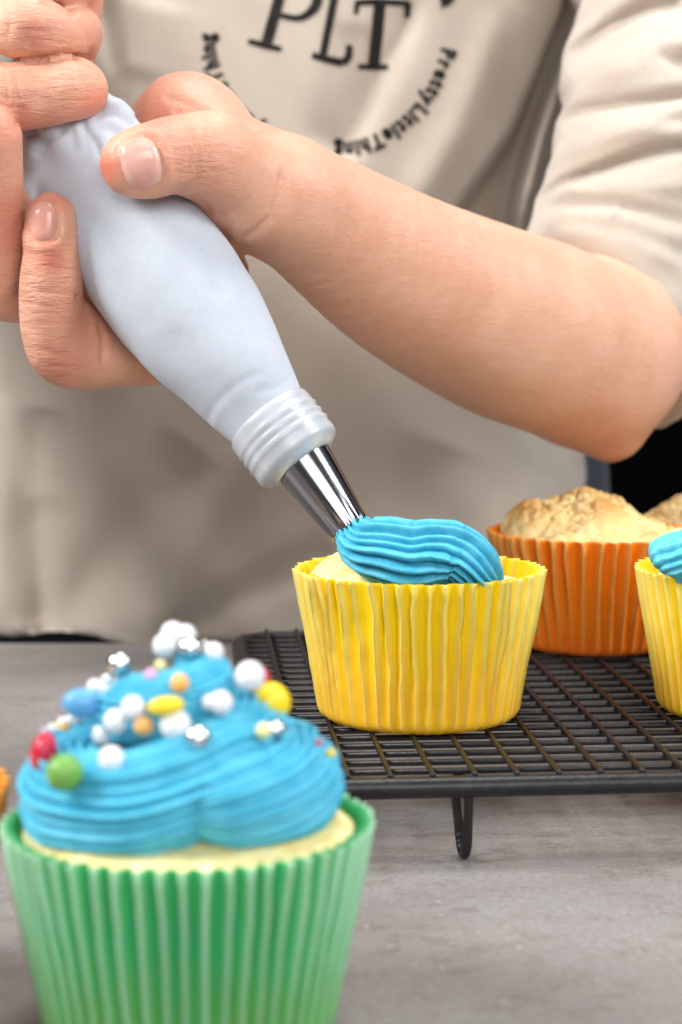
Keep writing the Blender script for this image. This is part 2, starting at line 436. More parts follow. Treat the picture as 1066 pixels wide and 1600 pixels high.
# right yellow cupcake
o3, c3, H3 = cupcake_at(1192, 886, 52.5, RZ, 'cupcake', 'yellow cupcake with pale blue icing cut off by the right edge', yellow_paper, 3.36, 2.75, 46, 41, .15, .4)
cake(o3, c3, RZ, 3.0, 2.5, RZ+H3-.4, .6, 13, sponge_mat, .05, 0, 2.4)
pts = [(1030, 885, 50.6), (1045, 874, 50.5), (1075, 868, 50.4), (1130, 865, 50.3), (1190, 860, 50.8), (1250, 862, 51), (1310, 872, 51.5), (1340, 900, 52)]
C = catmull([P(*p) for p in pts], 110)
Rr = np.interp(np.linspace(0, 1, 110), [0, .04, .1, .3, .9, 1], [14, 22, 33, 42, 42, 30])/3000*50.5
Vr, Fr = rope(C, Rr, 15, .09, 5, ax=1.5, twist=.12, per=9, wob=.12)
mesh_obj('icing', Vr, Fr, pale_blue_cream, o3)
# green foreground cupcake
rc = P(294, 1278, 35.3); gc = (float(rc[0]), float(rc[1])); HG = float(rc[2])
g_root = empty('cupcake', (gc[0], gc[1], 0), 'green cupcake in the left foreground topped with blue swirled icing and sprinkles', 'cupcake', 'cupcakes in paper cases')
liner(g_root, gc, 0, 3.3, 2.62, HG, 54, .16, 8, green_paper, .12, .2, .85, .02)
cake(g_root, gc, 0, 3.02, 2.4, HG-.17, .3, 17, sponge_mat, .035, 0, 3)
n = 420; al = np.linspace(math.radians(10), math.radians(903), n); C = []; RR = []
ad = np.degrees(al)
Rring = np.interp(ad, [0, 60, 120, 300, 340, 390, 520, 640, 760, 860, 903], [1.92, 1.96, 2.0, 2.02, 1.86, 1.26, 1.02, .88, .62, .2, .12])
Zc = np.interp(ad, [0, 60, 300, 340, 395, 520, 640, 760, 860, 903], [.92, .84, .60, .76, 1.36, 1.66, 2.1, 2.55, 2.95, 3.32])
Rt = np.interp(ad, [10, 24, 55, 300, 400, 520, 640, 760, 860, 903], [.5, .74, .88, .92, .82, .72, .64, .52, .34, .08])
for q in range(8):
    Rring[1:-1] = (Rring[:-2]+Rring[1:-1]+Rring[2:])/3; Zc[1:-1] = (Zc[:-2]+Zc[1:-1]+Zc[2:])/3; Rt[1:-1] = (Rt[:-2]+Rt[1:-1]+Rt[2:])/3
gx = gc[0]-.08
C = np.stack([gx+Rring*np.sin(al), gc[1]-Rring*np.cos(al), HG+Zc-.1], 1)
Vg, Fg = rope(C, Rt, 29, .115, 9, up0=(0, 0, 1), ax=1.0, twist=-.6, per=9, wob=.05, tw0=.22)
g_icing = mesh_obj('icing', Vg, Fg, blue_cream, g_root)
bvh_g = BVHTree.FromPolygons([Vector(v) for v in Vg], Fg)
# sliver of an orange cupcake at the left frame edge
o4, c4, H4 = cupcake_at(-277, 1228, 36.4, 0, 'cupcake', 'orange cupcake case just showing at the left edge beside the green cupcake', orange_paper, 3.4, 2.6, 44, 61)
cake(o4, c4, 0, 3.1, 2.5, H4-.3, .8, 71, muffin_mat, .08, .2)

# ---------------------------------------------------------------- sprinkles
def ball(name, c, r, mat, label, cat, group, sq=(1, 1, 1), rot=(0, 0, 0)):
    import bmesh
    key = 'sprinkle_'+mat.name
    me = bpy.data.meshes.get(key)
    if me is None:
        bm = bmesh.new(); bmesh.ops.create_uvsphere(bm, u_segments=28, v_segments=18, radius=1.0)
        for v in bm.verts: v.co *= 1+.012*noise.noise(v.co*2.3)
        for f in bm.faces: f.smooth = True
        me = bpy.data.meshes.new(key); bm.to_mesh(me); bm.free(); me.materials.append(mat)
    o = bpy.data.objects.new(name, me); sc.collection.objects.link(o)
    o.location = Vector([float(x) for x in c])*S; o.scale = [r*S*q for q in sq]; o.rotation_euler = rot
    return tag(o, label, cat, group)
WORD = {'pearl': 'white pearl', 'silver': 'shiny silver', 'gold': 'orange gold', 'pink': 'pink', 'cream': 'cream', 'lilac': 'lilac grey', 'red': 'red', 'yellow': 'yellow', 'blue': 'blue', 'green': 'green'}
SP = [
 (231, 1001, 20, 'pearl', 'white pearl left of the topmost pearls beside the orange gold ball'),
 (268, 987, 20, 'pearl', 'topmost white pearl at the very peak of the blue icing'),
 (290, 992, 17, 'pearl', 'white pearl at the peak, just above the large silver ball'),
 (248, 1010, 15, 'gold', 'highest orange gold ball, leaning on a pearl near the peak'),
 (248, 1030, 9, 'cream', 'small cream bead right below the highest orange gold ball'),
 (297, 1013, 19, 'silver', 'large shiny silver ball at the peak of the icing'),
 (316, 999, 7, 'silver', 'tiny silver bead at the top right of the peak'),
 (334, 1019, 16, 'pearl', 'white pearl half hidden behind the right side of the peak'),
 (184, 1027, 20, 'silver', 'large silver ball standing out on the upper left slope'),
 (146, 1033, 9, 'silver', 'small silver bead farthest left on the upper slope'),
 (160, 1046, 8, 'silver', 'small silver bead below the large silver ball of the upper left slope'),
 (142, 1064, 13, 'pearl', 'medium white pearl above the blue candy at the left'),
 (172, 1074, 20, 'pearl', 'large white pearl just right of and above the blue candy'),
 (236, 1055, 11, 'pink', 'pink bead, the only one on the icing'),
 (281, 1067, 15, 'gold', 'orange gold ball below the peak, alone on a furrow'),
 (129, 1099, 30, 'blue', 'blue oval candy on the left slope of the icing'),
 (101, 1100, 9, 'pearl', 'small white pearl touching the left tip of the blue candy'),
 (132, 1122, 20, 'silver', 'large silver ball directly below the blue candy'),
 (93, 1121, 9, 'pearl', 'small pearl between the blue candy and the red candy'),
 (98, 1137, 13, 'gold', 'orange gold ball between the blue and the red candies'),
 (70, 1142, 8, 'lilac', 'small lilac grey bead above the red candy'),
 (82, 1138, 8, 'pearl', 'small pearl resting left of the lowest orange gold ball'),
 (68, 1175, 28, 'red', 'dark red oval candy at the far left of the icing'),
 (80, 1169, 9, 'cream', 'cream bead stuck against the dark red candy at the left'),
 (101, 1207, 28, 'green', 'round green candy on the lower left of the icing'),
 (208, 1106, 19, 'pearl', 'white pearl left of the yellow oval candy'),
 (259, 1103, 22, 'yellow', 'yellow oval bean lying in the middle of the icing'),
 (274, 1132, 24, 'pearl', 'largest white pearl just under the yellow oval bean'),
 (225, 1134, 16, 'gold', 'orange gold ball left of the largest pearl'),
 (182, 1127, 20, 'pearl', 'upper white pearl of the column of three on the left slope'),
 (164, 1147, 20, 'pearl', 'middle white pearl of the column of three on the left slope'),
 (174, 1186, 20, 'pearl', 'lowest white pearl, right of the green candy'),
 (310, 1153, 20, 'silver', 'silver ball at the lower right of the largest pearl'),
 (345, 1098, 19, 'pearl', 'white pearl on the right slope, paired with a smaller one'),
 (327, 1097, 12, 'pearl', 'smaller white pearl touching a bigger pearl on the right slope'),
 (394, 1055, 24, 'pearl', 'pale grey pearl in front of the red candy at the right'),
 (404, 1050, 24, 'red', 'red candy half hidden behind a pearl at the right'),
 (422, 1098, 34, 'yellow', 'biggest candy, a round yellow ball on the right slope'),
 (412, 1142, 13, 'cream', 'cream bead below the round yellow ball'),
 (431, 1140, 15, 'silver', 'silver ball tucked below the round yellow ball'),
 (498, 1161, 6, 'red', 'tiny red bead at the right edge of the icing'),
 (517, 1177, 8, 'yellow', 'tiny yellow bead at the right edge of the icing'),
]
for (x, y, rp, kind, lab) in SP:
    d = Vector(P(x, y, 1)-CAM).normalized(); h = bvh_g.ray_cast(Vector(CAM), d)
    r = rp/85.0*.98; sq = (1, 1, 1); rot = (0, 0, 0)
    if rp in (30,): sq = (1.12, .7, .8)
    if kind == 'red' and rp == 28: sq = (.72, .9, 1.15); rot = (0, .25, 0)
    if kind == 'yellow' and rp == 22: sq = (1.3, .8, .66); rot = (0, -.12, 0)
    if h[0] is not None and (Vector(CAM)-h[0]).length < 38.5:
        c = h[0]-d*r*(1.15 if rp in (28, 30) else .62)
    else:
        c = Vector(P(x, y, 35.2)); nn, no, _, dist = bvh_g.find_nearest(c)
        best = None                                         # slide along the ray to where it comes nearest the icing
        for k in range(40):
            cc = Vector(P(x, y, 33+k*.12)); dd = bvh_g.find_nearest(cc)[3]
            if best is None or dd < best[0]: best = (dd, cc)
        c = best[1]; q = bvh_g.find_nearest(c); v = c-q[0]
        if v.length > r*.92: c = q[0]+v.normalized()*r*.92
    if (x, kind) == (394, 'pearl'): c = c-d*.35
    cat = 'candy' if rp >= 22 and kind in ('red', 'yellow', 'blue', 'green') else 'sprinkle'
    ball('candy' if cat == 'candy' else ('sugar_pearl' if kind == 'pearl' else 'sugar_ball'), c, r, CM[kind], lab, cat, 'sprinkles on the green cupcake', sq, rot)

# ---------------------------------------------------------------- cooling rack
yaw = math.radians(4.8)
e1 = np.array([math.cos(yaw), math.sin(yaw), 0]); e2 = np.array([-math.sin(yaw), math.cos(yaw), 0]); ez = np.array([0, 0, 1.])
ZW = RZ-.065
O = G(544, 1229, RZ-.30)
cr = G(372, 992, RZ-.2)
L = float((cr-O)@e2); XL = float((cr-O)@e1); XR = 19.0
rack = empty('cooling_rack', O, 'black wire cooling rack under the cupcakes, standing on the grey table', 'cooling rack')
def rod(name, pts, r, nseg=10, parent=rack, smoothn=None, caps=True):
    C = np.array(pts, float)
    V, F = tube(C, [r]*len(C), nseg, up0=(0.01, .02, 1) if abs((C[-1]-C[0])[2]) < .5*np.linalg.norm(C[-1]-C[0])+1e-6 else (1, 0, 0))
    return mesh_obj(name, V, F, rack_mat, parent)
# outer frame
cb = O.copy(); cb[2] = RZ-.13-.23
rad = 1.4; ring = []
for (cx_, cy_, a0) in ((XR-rad, rad, -90), (XR-rad, L-rad, 0), (XL+rad, L-rad, 90), (XL+rad, rad, 180)):
    for k in range(9):
        a = math.radians(a0+90*k/8); ring.append(cb+e1*(cx_+rad*math.cos(a))+e2*(cy_+rad*math.sin(a)))
ring = np.array(ring); nR = len(ring); VV = []; FF = []
Tn = np.roll(ring, -1, 0)-np.roll(ring, 1, 0); Tn /= np.linalg.norm(Tn, axis=1)[:, None]
for i in range(nR):
    N2 = np.cross(Tn[i], ez)
    for k in range(14):
        a = 2*math.pi*k/14; VV.append(ring[i]+(.27)*(math.cos(a)*N2+math.sin(a)*ez))
for i in range(nR):
    for k in range(14):
        a = i*14+k; b = i*14+(k+1) % 14; c_ = ((i+1) % nR)*14; FF.append((a, b, c_+(k+1) % 14, c_+k))
mesh_obj('frame', VV, FF, rack_mat, rack)
# wires running away from the viewer (on top)
k = 0; x = 0.0
while x-1.02 > XL+.35: x -= 1.02
while x < XR-.3:
    z_ = ZW; a = cb+e1*x; b = a.copy(); a = a-e2*.02; b = b+e2*(L+.02)
    a[2] = b[2] = z_
    pts = [a+ez*(-.02), a+e2*.12, (a+b)/2, b-e2*.1, b]
    if k == 0:
        w0 = rod('wire', pts, .074, 8); kx = x
    else:
        o = w0.copy(); sc.collection.objects.link(o); o.parent = rack; d = e1*(x-kx)*S
        o.location = Vector(w0.location)+Vector(d.tolist())
    k += 1; x += 1.02
# cross wires (underneath)
nw = 0; yv = .95

while yv < L-.3:
    a = cb+e1*(XL+.1); b = cb+e1*(XR-.1); a = a+e2*yv; b = b+e2*yv; a[2] = b[2] = ZW-.145
    if nw == 0:
        w1 = rod('cross_wire', [a, (a+b)/2, b], .084, 8); ky = yv
    else:
        o = w1.copy(); sc.collection.objects.link(o); o.parent = rack; o.location = Vector(w1.location)+Vector((e2*(yv-ky)*S).tolist())
    nw += 1; yv += .91
# legs: narrow U of bent rod
def leg(x, y0):
    pts = []; A = cb+e1*x+e2*y0; h = cb[2]
    sep = 1.05; rr_ = .12
    pts.append(A+e2*.0)
    for s in np.linspace(0, 1, 12): pts.append(A+e2*(.30*s)*.6-ez*(h-.13-.45)*s)
    zc = .13+.42; cen = pts[-1]; r2 = .36
    mid = cen+e2*r2; 
    for k in range(1, 12):
        a = math.pi+math.pi*k/12; q = mid+e2*r2*math.cos(a); q = q.copy(); q[2] = zc+(-.405)*abs(math.sin(a)); q -= e1*.08*k/12; pts.append(q)
    top = A+e2*sep-e1*.22
    end = pts[-1]+e2*.03
    for s in np.linspace(0, 1, 10): pts.append(end*(1-s)+top*s)
    V, F = tube(np.array(pts), [rr_]*len(pts), 12, up0=tuple(e1))
    mesh_obj('leg', V, F, rack_mat, rack)
lx = float((G(742, 1240, RZ-.3)-O)@e1)
leg(lx, .0); leg(lx, L-1.05); leg(XR-3.2, 0); leg(XR-3.2, L-1.05)
a = cb+e1*(lx-.2)+e2*1.05; b = cb+e1*(lx+.9)+e2*.25; a[2] -= .02; b[2] -= .02
rod('leg_brace', [a, (a+b)/2, b], .1, 10)

# ---------------------------------------------------------------- piping bag
ZT, ZTOP = 50.75, 53.4
AX = np.array([.568, .823]); PX_ = np.array([.823, -.568])
def bagpt(a, c):
    """a = pixels along the bag axis, c = pixels across"""
    x, y = AX*a+PX_*c; Z = ZT+(990-a)/770*(ZTOP-ZT); return x, y, Z
bag = empty('piping_bag', P(*bagpt(990, -19)), 'pale blue grey cloth piping bag squeezed in both hands above the yellow cupcake', 'piping bag')
def bag_section(ka, kc, kr, n, nseg, fold=None, flat=1.0, name='bag', mat=None, parent=bag, thick=None):
    A = np.linspace(ka[0], ka[-1], n); Cc = np.interp(A, ka, kc); R = np.interp(A, ka, kr)
    if n > 20:
        for _ in range(14):
            R[1:-1] = (R[:-2]+R[1:-1]+R[2:])/3; Cc[1:-1] = (Cc[:-2]+Cc[1:-1]+Cc[2:])/3
    C = np.array([P(*bagpt(a, c)) for a, c in zip(A, Cc)]); Rw = np.array([r/FPX*bagpt(a, 0)[2] for r, a in zip(R, A)])
    return A, C, Rw
A, C, Rw = bag_section([150, 185, 205, 222, 245, 275, 330, 425, 480, 540, 600, 656, 700, 780, 800],
                       [-30, -30, -28, -24, -24, -28, -34, -38, -37, -35, -33, -29, -28, -26.5, -26],
                       [45, 55, 70, 84, 96, 102, 106, 110, 114, 113, 108, 98, 88, 66, 62], 150, 120)
def bshape(i, ph):
    a = A[i]; f = max(0, min(1, (330-a)/140)); f2 = math.exp(-((a-700)/60)**2)
    m = 1+f*(.10*np.sin(ph*6+1)+.07*np.sin(ph*11+.5+a*.02))+.012*np.sin(ph*3+a*.012)
    m = m+.03*f2*np.sin(ph*2+1.2+a*.01)
    m = m+.010*np.array([noise.noise(Vector((math.cos(p)*1.8, math.sin(p)*1.8, a*.016))) for p in ph])*2
    return m
Vb, Fb = tube(C, Rw, 140, up0=(0, -1, 0), shape=bshape)
bag_raw = (Vb, Fb)
# threaded plastic coupler ring
prof = [(772, 60), (775, 70.5), (779, 73), (787, 73.5), (797, 73.5), (800, 75.5), (804, 72.6), (810, 72.8), (814, 75.8), (818, 72.8), (824, 73), (828, 76), (832, 73), (846, 74), (852, 73.5), (857, 70), (864, 58), (868, 53), (868, 45), (864, 42), (840, 42)]
def lathe(prof, nseg, name, mat, parent, cfun, ribs=None):
    pts = np.array([P(*bagpt(a, cfun(a))) for a, _ in prof]); 
    T = P(*bagpt(868, -20))-P(*bagpt(780, -26)); T /= np.linalg.norm(T)
    if name == 'nozzle': T = P(*bagpt(990, cfun(990)))-P(*bagpt(866, cfun(866))); T /= np.linalg.norm(T)
    N = np.cross(T, (1, 0, 0)); N /= np.linalg.norm(N); B = np.cross(T, N); V = []; F = []
    for (a, r), c in zip(prof, pts):
        for k in range(nseg):
            ph = 2*math.pi*k/nseg; rw = r/FPX*bagpt(a, 0)[2]
            if ribs: rw *= ribs(a, ph)
            V.append(c+rw*(math.cos(ph)*N+math.sin(ph)*B))
    for i in range(len(prof)-1):
        for k in range(nseg): a = i*nseg+k; b = i*nseg+(k+1) % nseg; F.append((a, a+nseg, b+nseg, b))
    return mesh_obj(name, V, F, mat, parent)
coup = lathe(prof, 96, 'coupler_ring', plastic, bag, lambda a: np.interp(a, [780, 868], [-26, -21]))
cf = lambda a: float(np.interp(a, [800, 866, 990], [-24, -20, -19.5]))
prof = [(815, 50), (862, 47.5), (868, 47), (900, 43.3), (940, 38.6), (975, 34.4), (990, 32.6), (992, 32.0), (991.5, 30.8), (975, 33), (900, 41)]
def teeth(a, ph):
    f = max(0, min(1, (a-962)/28)); return 1-.05*f*(.5+.5*math.cos(ph*16))
lathe(prof, 128, 'nozzle', steel, bag, cf, teeth)

# ---------------------------------------------------------------- signed distance modelling (arms, hands, shirt)
def axis_nodes(segs):
    out = [segs[0][0]]
    for a, b, st in segs:
        n = max(1, round((b-a)/st)); out += list(np.linspace(a, b, n+1)[1:])
    return np.array(out, dtype=np.float32)
def smin(a, b, k):
    h = np.maximum(k-np.abs(a-b), 0)/k
    return np.minimum(a, b)-h*h*k*.25
class Field:
    def __init__(s, xs, ys, zs):
        s.x, s.y, s.z = xs, ys, zs; s.F = np.full((len(xs), len(ys), len(zs)), 4.0, np.float32)
    def box(s, lo, hi):
        r = []
        for a, l, h in zip((s.x, s.y, s.z), lo, hi):
            i = max(0, int(np.searchsorted(a, l))-1); j = min(len(a), int(np.searchsorted(a, h))+1); r.append(slice(i, max(j, i+1)))
        return tuple(r)
    def chain(s, pts, k_in=.3, k_out=.12, flat=None):
        """pts: list of (pos cm, radius cm) joined by cones; or list of such lists"""
        groups = pts if isinstance(pts[0], list) else [pts]
        allp = [q for g in groups for q in g]
        mr = max(q[1] for q in allp)+1.0; c = np.array([q[0] for q in allp]); lo = c.min(0)-mr; hi = c.max(0)+mr
        b = s.box(lo, hi); X = s.x[b[0]][:, None, None]; Y = s.y[b[1]][None, :, None]; Z = s.z[b[2]][None, None, :]
        D = None
        for g in groups:
            if len(g) > 2:
                arr = catmull([list(p_)+[r_] for p_, r_ in g], 1+6*(len(g)-1)); g = [(a_[:3], a_[3]) for a_ in arr]
            E = None
            for (p, r), (q, r2) in zip(g[:-1], g[1:]):
                p = np.array(p, np.float32); q = np.array(q, np.float32); d = q-p; L2 = float(d@d)+1e-9
                t = np.clip(((X-p[0])*d[0]+(Y-p[1])*d[1]+(Z-p[2])*d[2])/L2, 0, 1)
                e = np.sqrt((X-p[0]-t*d[0])**2+(Y-p[1]-t*d[1])**2+(Z-p[2]-t*d[2])**2)-(r+(r2-r)*t)
                E = e if E is None else np.minimum(E, e)
            D = E if D is None else smin(D, E, k_in)
        s.F[b] = smin(s.F[b], D.astype(np.float32), k_out)
    def ell(s, c, R, k=.5, rot=None):
        c = np.array(c); R = np.array(R); m = R.max()+1; b = s.box(c-m, c+m)
        X = s.x[b[0]][:, None, None]-c[0]; Y = s.y[b[1]][None, :, None]-c[1]; Z = s.z[b[2]][None, None, :]-c[2]
        q = np.sqrt((X/R[0])**2+(Y/R[1])**2+(Z/R[2])**2); q2 = np.sqrt((X/R[0]**2)**2+(Y/R[1]**2)**2+(Z/R[2]**2)**2)+1e-6
        s.F[b] = smin(s.F[b], (q*(q-1)/q2).astype(np.float32), k)
    def mesh(s):
        F = s.F; I = F < 0; nx, ny, nz = F.shape
        cnt = np.zeros((nx-1, ny-1, nz-1), np.int8)
        for a in (0, 1):
            for b in (0, 1):
                for c in (0, 1): cnt += I[a:nx-1+a, b:ny-1+b, c:nz-1+c]
        act = (cnt > 0) & (cnt < 8); ijk = np.argwhere(act); idx = np.full(act.shape, -1, np.int32); idx[act] = np.arange(len(ijk))
        vals = {}
        for a in (0, 1):
            for b in (0, 1):
                for c in (0, 1): vals[a, b, c] = F[ijk[:, 0]+a, ijk[:, 1]+b, ijk[:, 2]+c]
        acc = np.zeros((len(ijk), 3)); w_ = np.zeros(len(ijk))
        for A_ in vals:
            for ax in range(3):
                if A_[ax]: continue
                B_ = list(A_); B_[ax] = 1; fa, fb = vals[A_], vals[tuple(B_)]
                m = (fa < 0) != (fb < 0); t = np.where(m, fa/(fa-fb+1e-12), 0)
                for d in range(3):
                    acc[:, d] += m*((A_[d]+t) if d == ax else A_[d])
                w_ += m
        pos = acc/w_[:, None]+ijk
        V = np.stack([np.interp(pos[:, 0], np.arange(nx), s.x), np.interp(pos[:, 1], np.arange(ny), s.y), np.interp(pos[:, 2], np.arange(nz), s.z)], 1)
        Q = []
        for ax in range(3):
            sl0 = [slice(None)]*3; sl1 = [slice(None)]*3; sl0[ax] = slice(0, -1); sl1[ax] = slice(1, None)
            a0 = I[tuple(sl0)]; a1 = I[tuple(sl1)]; e = np.argwhere(a0 != a1)
            u, v = [(1, 2), (2, 0), (0, 1)][ax]
            ok = (e[:, u] > 0) & (e[:, v] > 0) & (e[:, u] < F.shape[u]-1) & (e[:, v] < F.shape[v]-1); e = e[ok]
            inside = a0[e[:, 0], e[:, 1], e[:, 2]]
            def g(du, dv):
                q = e.copy(); q[:, u] -= du; q[:, v] -= dv; return idx[q[:, 0], q[:, 1], q[:, 2]]
            f = np.stack([g(0, 0), g(1, 0), g(1, 1), g(0, 1)], 1)
            f[~inside] = f[~inside][:, ::-1]; Q.append(f)
        Q = np.concatenate(Q); return V, Q
def vnorm(V, Q):
    n = np.cross(V[Q[:, 2]]-V[Q[:, 0]], V[Q[:, 3]]-V[Q[:, 1]]); N = np.zeros_like(V)
    for k in range(4): np.add.at(N, Q[:, k], n)
    return N/(np.linalg.norm(N, axis=1)[:, None]+1e-9)
def relax(V, Q, it=2, lam=.5):
    for _ in range(it):
        A_ = np.zeros_like(V); w_ = np.zeros(len(V))
        for k in range(4):
            i, j = Q[:, k], Q[:, (k+1) % 4]; np.add.at(A_, i, V[j]); np.add.at(w_, i, 1); np.add.at(A_, j, V[i]); np.add.at(w_, j, 1)
        V = V+lam*(A_/w_[:, None]-V)
    return V
def seg_dist(p2, poly):
    """distance of points to polyline, and parameter 0..1"""
    best = np.full(len(p2), 1e9); par = np.zeros(len(p2)); poly = np.array(poly, float); n = len(poly)-1
    for i in range(n):
        a, b = poly[i, :2], poly[i+1, :2]; d = b-a; t = np.clip(((p2-a)@d)/(d@d+1e-9), 0, 1); q = np.linalg.norm(p2-a-t[:, None]*d, axis=1)
        m = q < best; best[m] = q[m]; par[m] = (i+t[m])/n
    return best, par
def carve(V, N, poly, width, depth, mask=None, ends=True, along=None):
    """press a furrow (positive depth) or raise a ridge along a polyline given over the photo"""
    p2, Z = proj(V); d, t = seg_dist(p2, poly); facing = ((V-CAM)*N).sum(1) < 0
    g = depth*np.exp(-(d/width)**2)
    if ends: g *= np.clip(np.minimum(t, 1-t)/.12, 0, 1)**.5
    g *= facing
    if mask is not None: g *= mask
    return V-(N if along is None else -np.array(along))*g[:, None]

def W(x, y, Z, r): return (P(x, y, Z), r/FPX*Z)
# ---- body: torso, both arms, both hands in one skin surface
xs = axis_nodes([(-32, -12.5, .6), (-12.5, .3, .085), (.3, 15, .3), (15, 24, .8)])
ys = axis_nodes([(47, 59, .1), (59, 72, .3), (72, 100, .9)])
zs = axis_nodes([(-6, 2, 1.0), (2, 9.8, .3), (9.8, 23.5, .085), (23.5, 42, .7)])
fd = Field(xs, ys, zs)
TC = np.array([-3.0, 88.0])                                  # torso centre
fd.ell((TC[0], TC[1], 14), (11.5, 6.5, 26), 1)
fd.ell((TC[0], TC[1]+1, 33), (13, 6, 7), 3)
sh_r = np.array([12.5, 86, 33.0]); sh_l = np.array([-16.5, 86, 33.0])
# arm on the right of the picture
fd.chain([[ (sh_r, 3.2), W(1085, 230, 72, 128), W(985, 470, 67.5, 138), W(926, 562, 65.3, 139)],
          [W(926, 562, 65.3, 139), W(850, 528, 63.6, 148), W(778, 502, 62, 146), W(636, 434, 58.8, 130), W(507, 349, 55.8, 106), W(445, 308, 54.2, 92)],
          [W(940, 600, 65.4, 95), W(957, 674, 65.6, 50)]], .5, .5)
# back of hand and index knuckle behind the bag
fd.chain([[W(455, 315, 54.4, 88), W(360, 262, 55.4, 82), W(292, 213, 56.6, 86)], [W(292, 213, 56.6, 86), W(262, 226, 57, 66)],
          [W(400, 300, 55.2, 80), W(330, 350, 56.4, 70), W(285, 430, 57.0, 62)]], 1.0, .5)
# thumb
fd.chain([[W(440, 300, 54.0, 84), W(392, 290, 53.0, 78), W(330, 246, 51.5, 64)], [W(330, 246, 51.5, 64), W(278, 242, 50.7, 61), W(238, 250, 50.3, 58), W(208, 256, 50.2, 52)], [W(410, 310, 53.4, 66), W(398, 318, 53.2, 60)],
          [W(355, 290, 52.9, 60), W(345, 345, 54.4, 40)]], .55, .35)
# little finger round the left of the bag
fd.chain([W(330, 430, 57, 60), W(262, 548, 55.6, 43), W(190, 558, 54.2, 46), W(108, 556, 52.9, 51), W(82, 520, 52.3, 48), W(80, 452, 51.8, 50), W(80, 400, 51.5, 44), W(80, 370, 51.4, 44), W(80, 342, 51.3, 40)], .35, .12)
fd.chain([W(104, 500, 52.8, 46), W(158, 542, 53.9, 40)], .3, .35)
# ring finger beside it, then middle and index farther left
fd.chain([W(300, 350, 57.2, 60), W(160, 455, 56.4, 46), W(0, 450, 53.6, 50), W(-10, 400, 52.4, 50), W(-12, 300, 51.3, 49), W(-12, 213, 50.2, 47)], .35, .12)
fd.chain([W(290, 280, 57.4, 60), W(130, 330, 57.6, 48), W(-60, 340, 55.6, 50), W(-118, 290, 54, 49), W(-120, 190, 53, 46)], .35, .12)
fd.chain([W(262, 226, 57.2, 60), W(120, 230, 58, 48), W(-40, 200, 57, 48), W(-100, 170, 56, 46)], .35, .12)
# other hand: fist closed on the top of the bag
fd.chain([W(-170, 150, 53.5, 58), W(-50, 162, 51.6, 50), W(8, 153, 51.0, 54), W(62, 149, 51.1, 50), W(112, 138, 51.2, 50), W(128, 146, 52.0, 40), W(112, 165, 54.2, 36)], .35, .05)
fd.chain([W(-190, 30, 53.5, 60), W(-60, 26, 51.8, 50), W(-5, 34, 51.2, 47), W(48, 44, 50.8, 52), W(100, 54, 51.3, 38), W(122, 50, 52.6, 39), W(112, 80, 54.6, 38)], .35, .05)
fd.chain([W(-190, -70, 54, 60), W(-40, -60, 52, 54), W(60, -42, 51.4, 50), W(95, -30, 51.8, 45), W(124, -20, 53.0, 38), W(122, 30, 53.6, 36)], .35, .12)
fd.chain([W(-180, -150, 54.4, 56), W(-40, -150, 52.6, 50), W(70, -128, 52.4, 46), W(100, -110, 53.6, 40), W(90, -60, 55, 38)], .35, .12)
fd.chain([W(-200, 60, 55, 80), W(-80, -60, 56.5, 60), W(30, -30, 56.3, 48), W(90, 40, 56, 42)], .6, .3)          # its thumb, behind
fd.chain([[W(-170, -40, 54.6, 110), W(-330, 20, 56, 105), W(-420, 120, 57.5, 98)], [W(-420, 120, 57.5, 98), (np.array([-21, 66, 12.]), 3.2)], [(np.array([-21, 66, 12.]), 3.2), (sh_l, 3.6)]], 1.4, .3)
Vk, Qk = fd.mesh(); Vk = relax(Vk, Qk, 2, .4); Nk = vnorm(Vk, Qk)
# furrows: knuckle folds, wrist crease, nail folds
for poly, w_, d_ in [
    ([(303, 200), (309, 228), (312, 262), (306, 290)], 4.5, .05), ([(292, 205), (297, 240), (292, 280)], 3.5, .03), ([(322, 200), (326, 235), (322, 262)], 4, .03),
    ([(442, 262), (440, 300), (425, 340), (395, 366), (372, 374)], 6, .09),
    ([(300, 306), (318, 316), (330, 335)], 5, .06), ([(350, 330), (352, 360), (350, 380)], 9, .05),
    ([(222, 207), (240, 218), (252, 240), (256, 262), (250, 282), (234, 294)], 4, .06),
    ([(182, 222), (188, 262), (208, 300)], 4, .05), ([(95, 318), (92, 345), (86, 372), (60, 378), (46, 376)], 4, .045),
    ([(45, 452), (75, 456), (108, 452)], 4, .04), ([(118, 468), (128, 462)], 6, .08), ([(155, 500), (163, 535), (160, 570)], 5, .07), ([(60, 545), (85, 552), (112, 556)], 4, .03), ([(60, 565), (85, 572), (105, 573)], 4, .03),
    ([(6, 112), (12, 160)], 4, .06), ([(24, 110), (30, 165)], 4, .06), ([(0, 100), (60, 93), (110, 86), (150, 96)], 5, .12), ([(36, 165), (30, 200)], 8, .08), ([(70, 100), (80, 130), (74, 170)], 16, .03), ([(66, 0), (95, 14), (122, 26)], 6, .10), ([(120, 26), (140, 60), (140, 90)], 6, .05),
    ([(8, 0), (18, 30), (12, 60)], 5, .05), ([(40, 45), (45, 70), (60, 85)], 7, .04), ([(255, 150), (300, 165), (340, 185)], 7, .05), ([(270, 172), (310, 178)], 6, .05)]:
    Vk = carve(Vk, Nk, poly, w_, d_)
def ringpoly(cx_, cy_, lx_, ly_, ang, a0=0, a1=360, p=3.2):
    out = []
    for a in np.radians(np.linspace(a0, a1, 30)):
        c_, s_ = math.cos(a), math.sin(a); q_ = (abs(c_)**p+abs(s_)**p)**(-1/p); x, y = c_*q_*lx_, s_*q_*ly_
        out.append((cx_+x*math.cos(ang)-y*math.sin(ang), cy_+x*math.sin(ang)+y*math.cos(ang)))
    return out
Nk = vnorm(Vk, Qk)
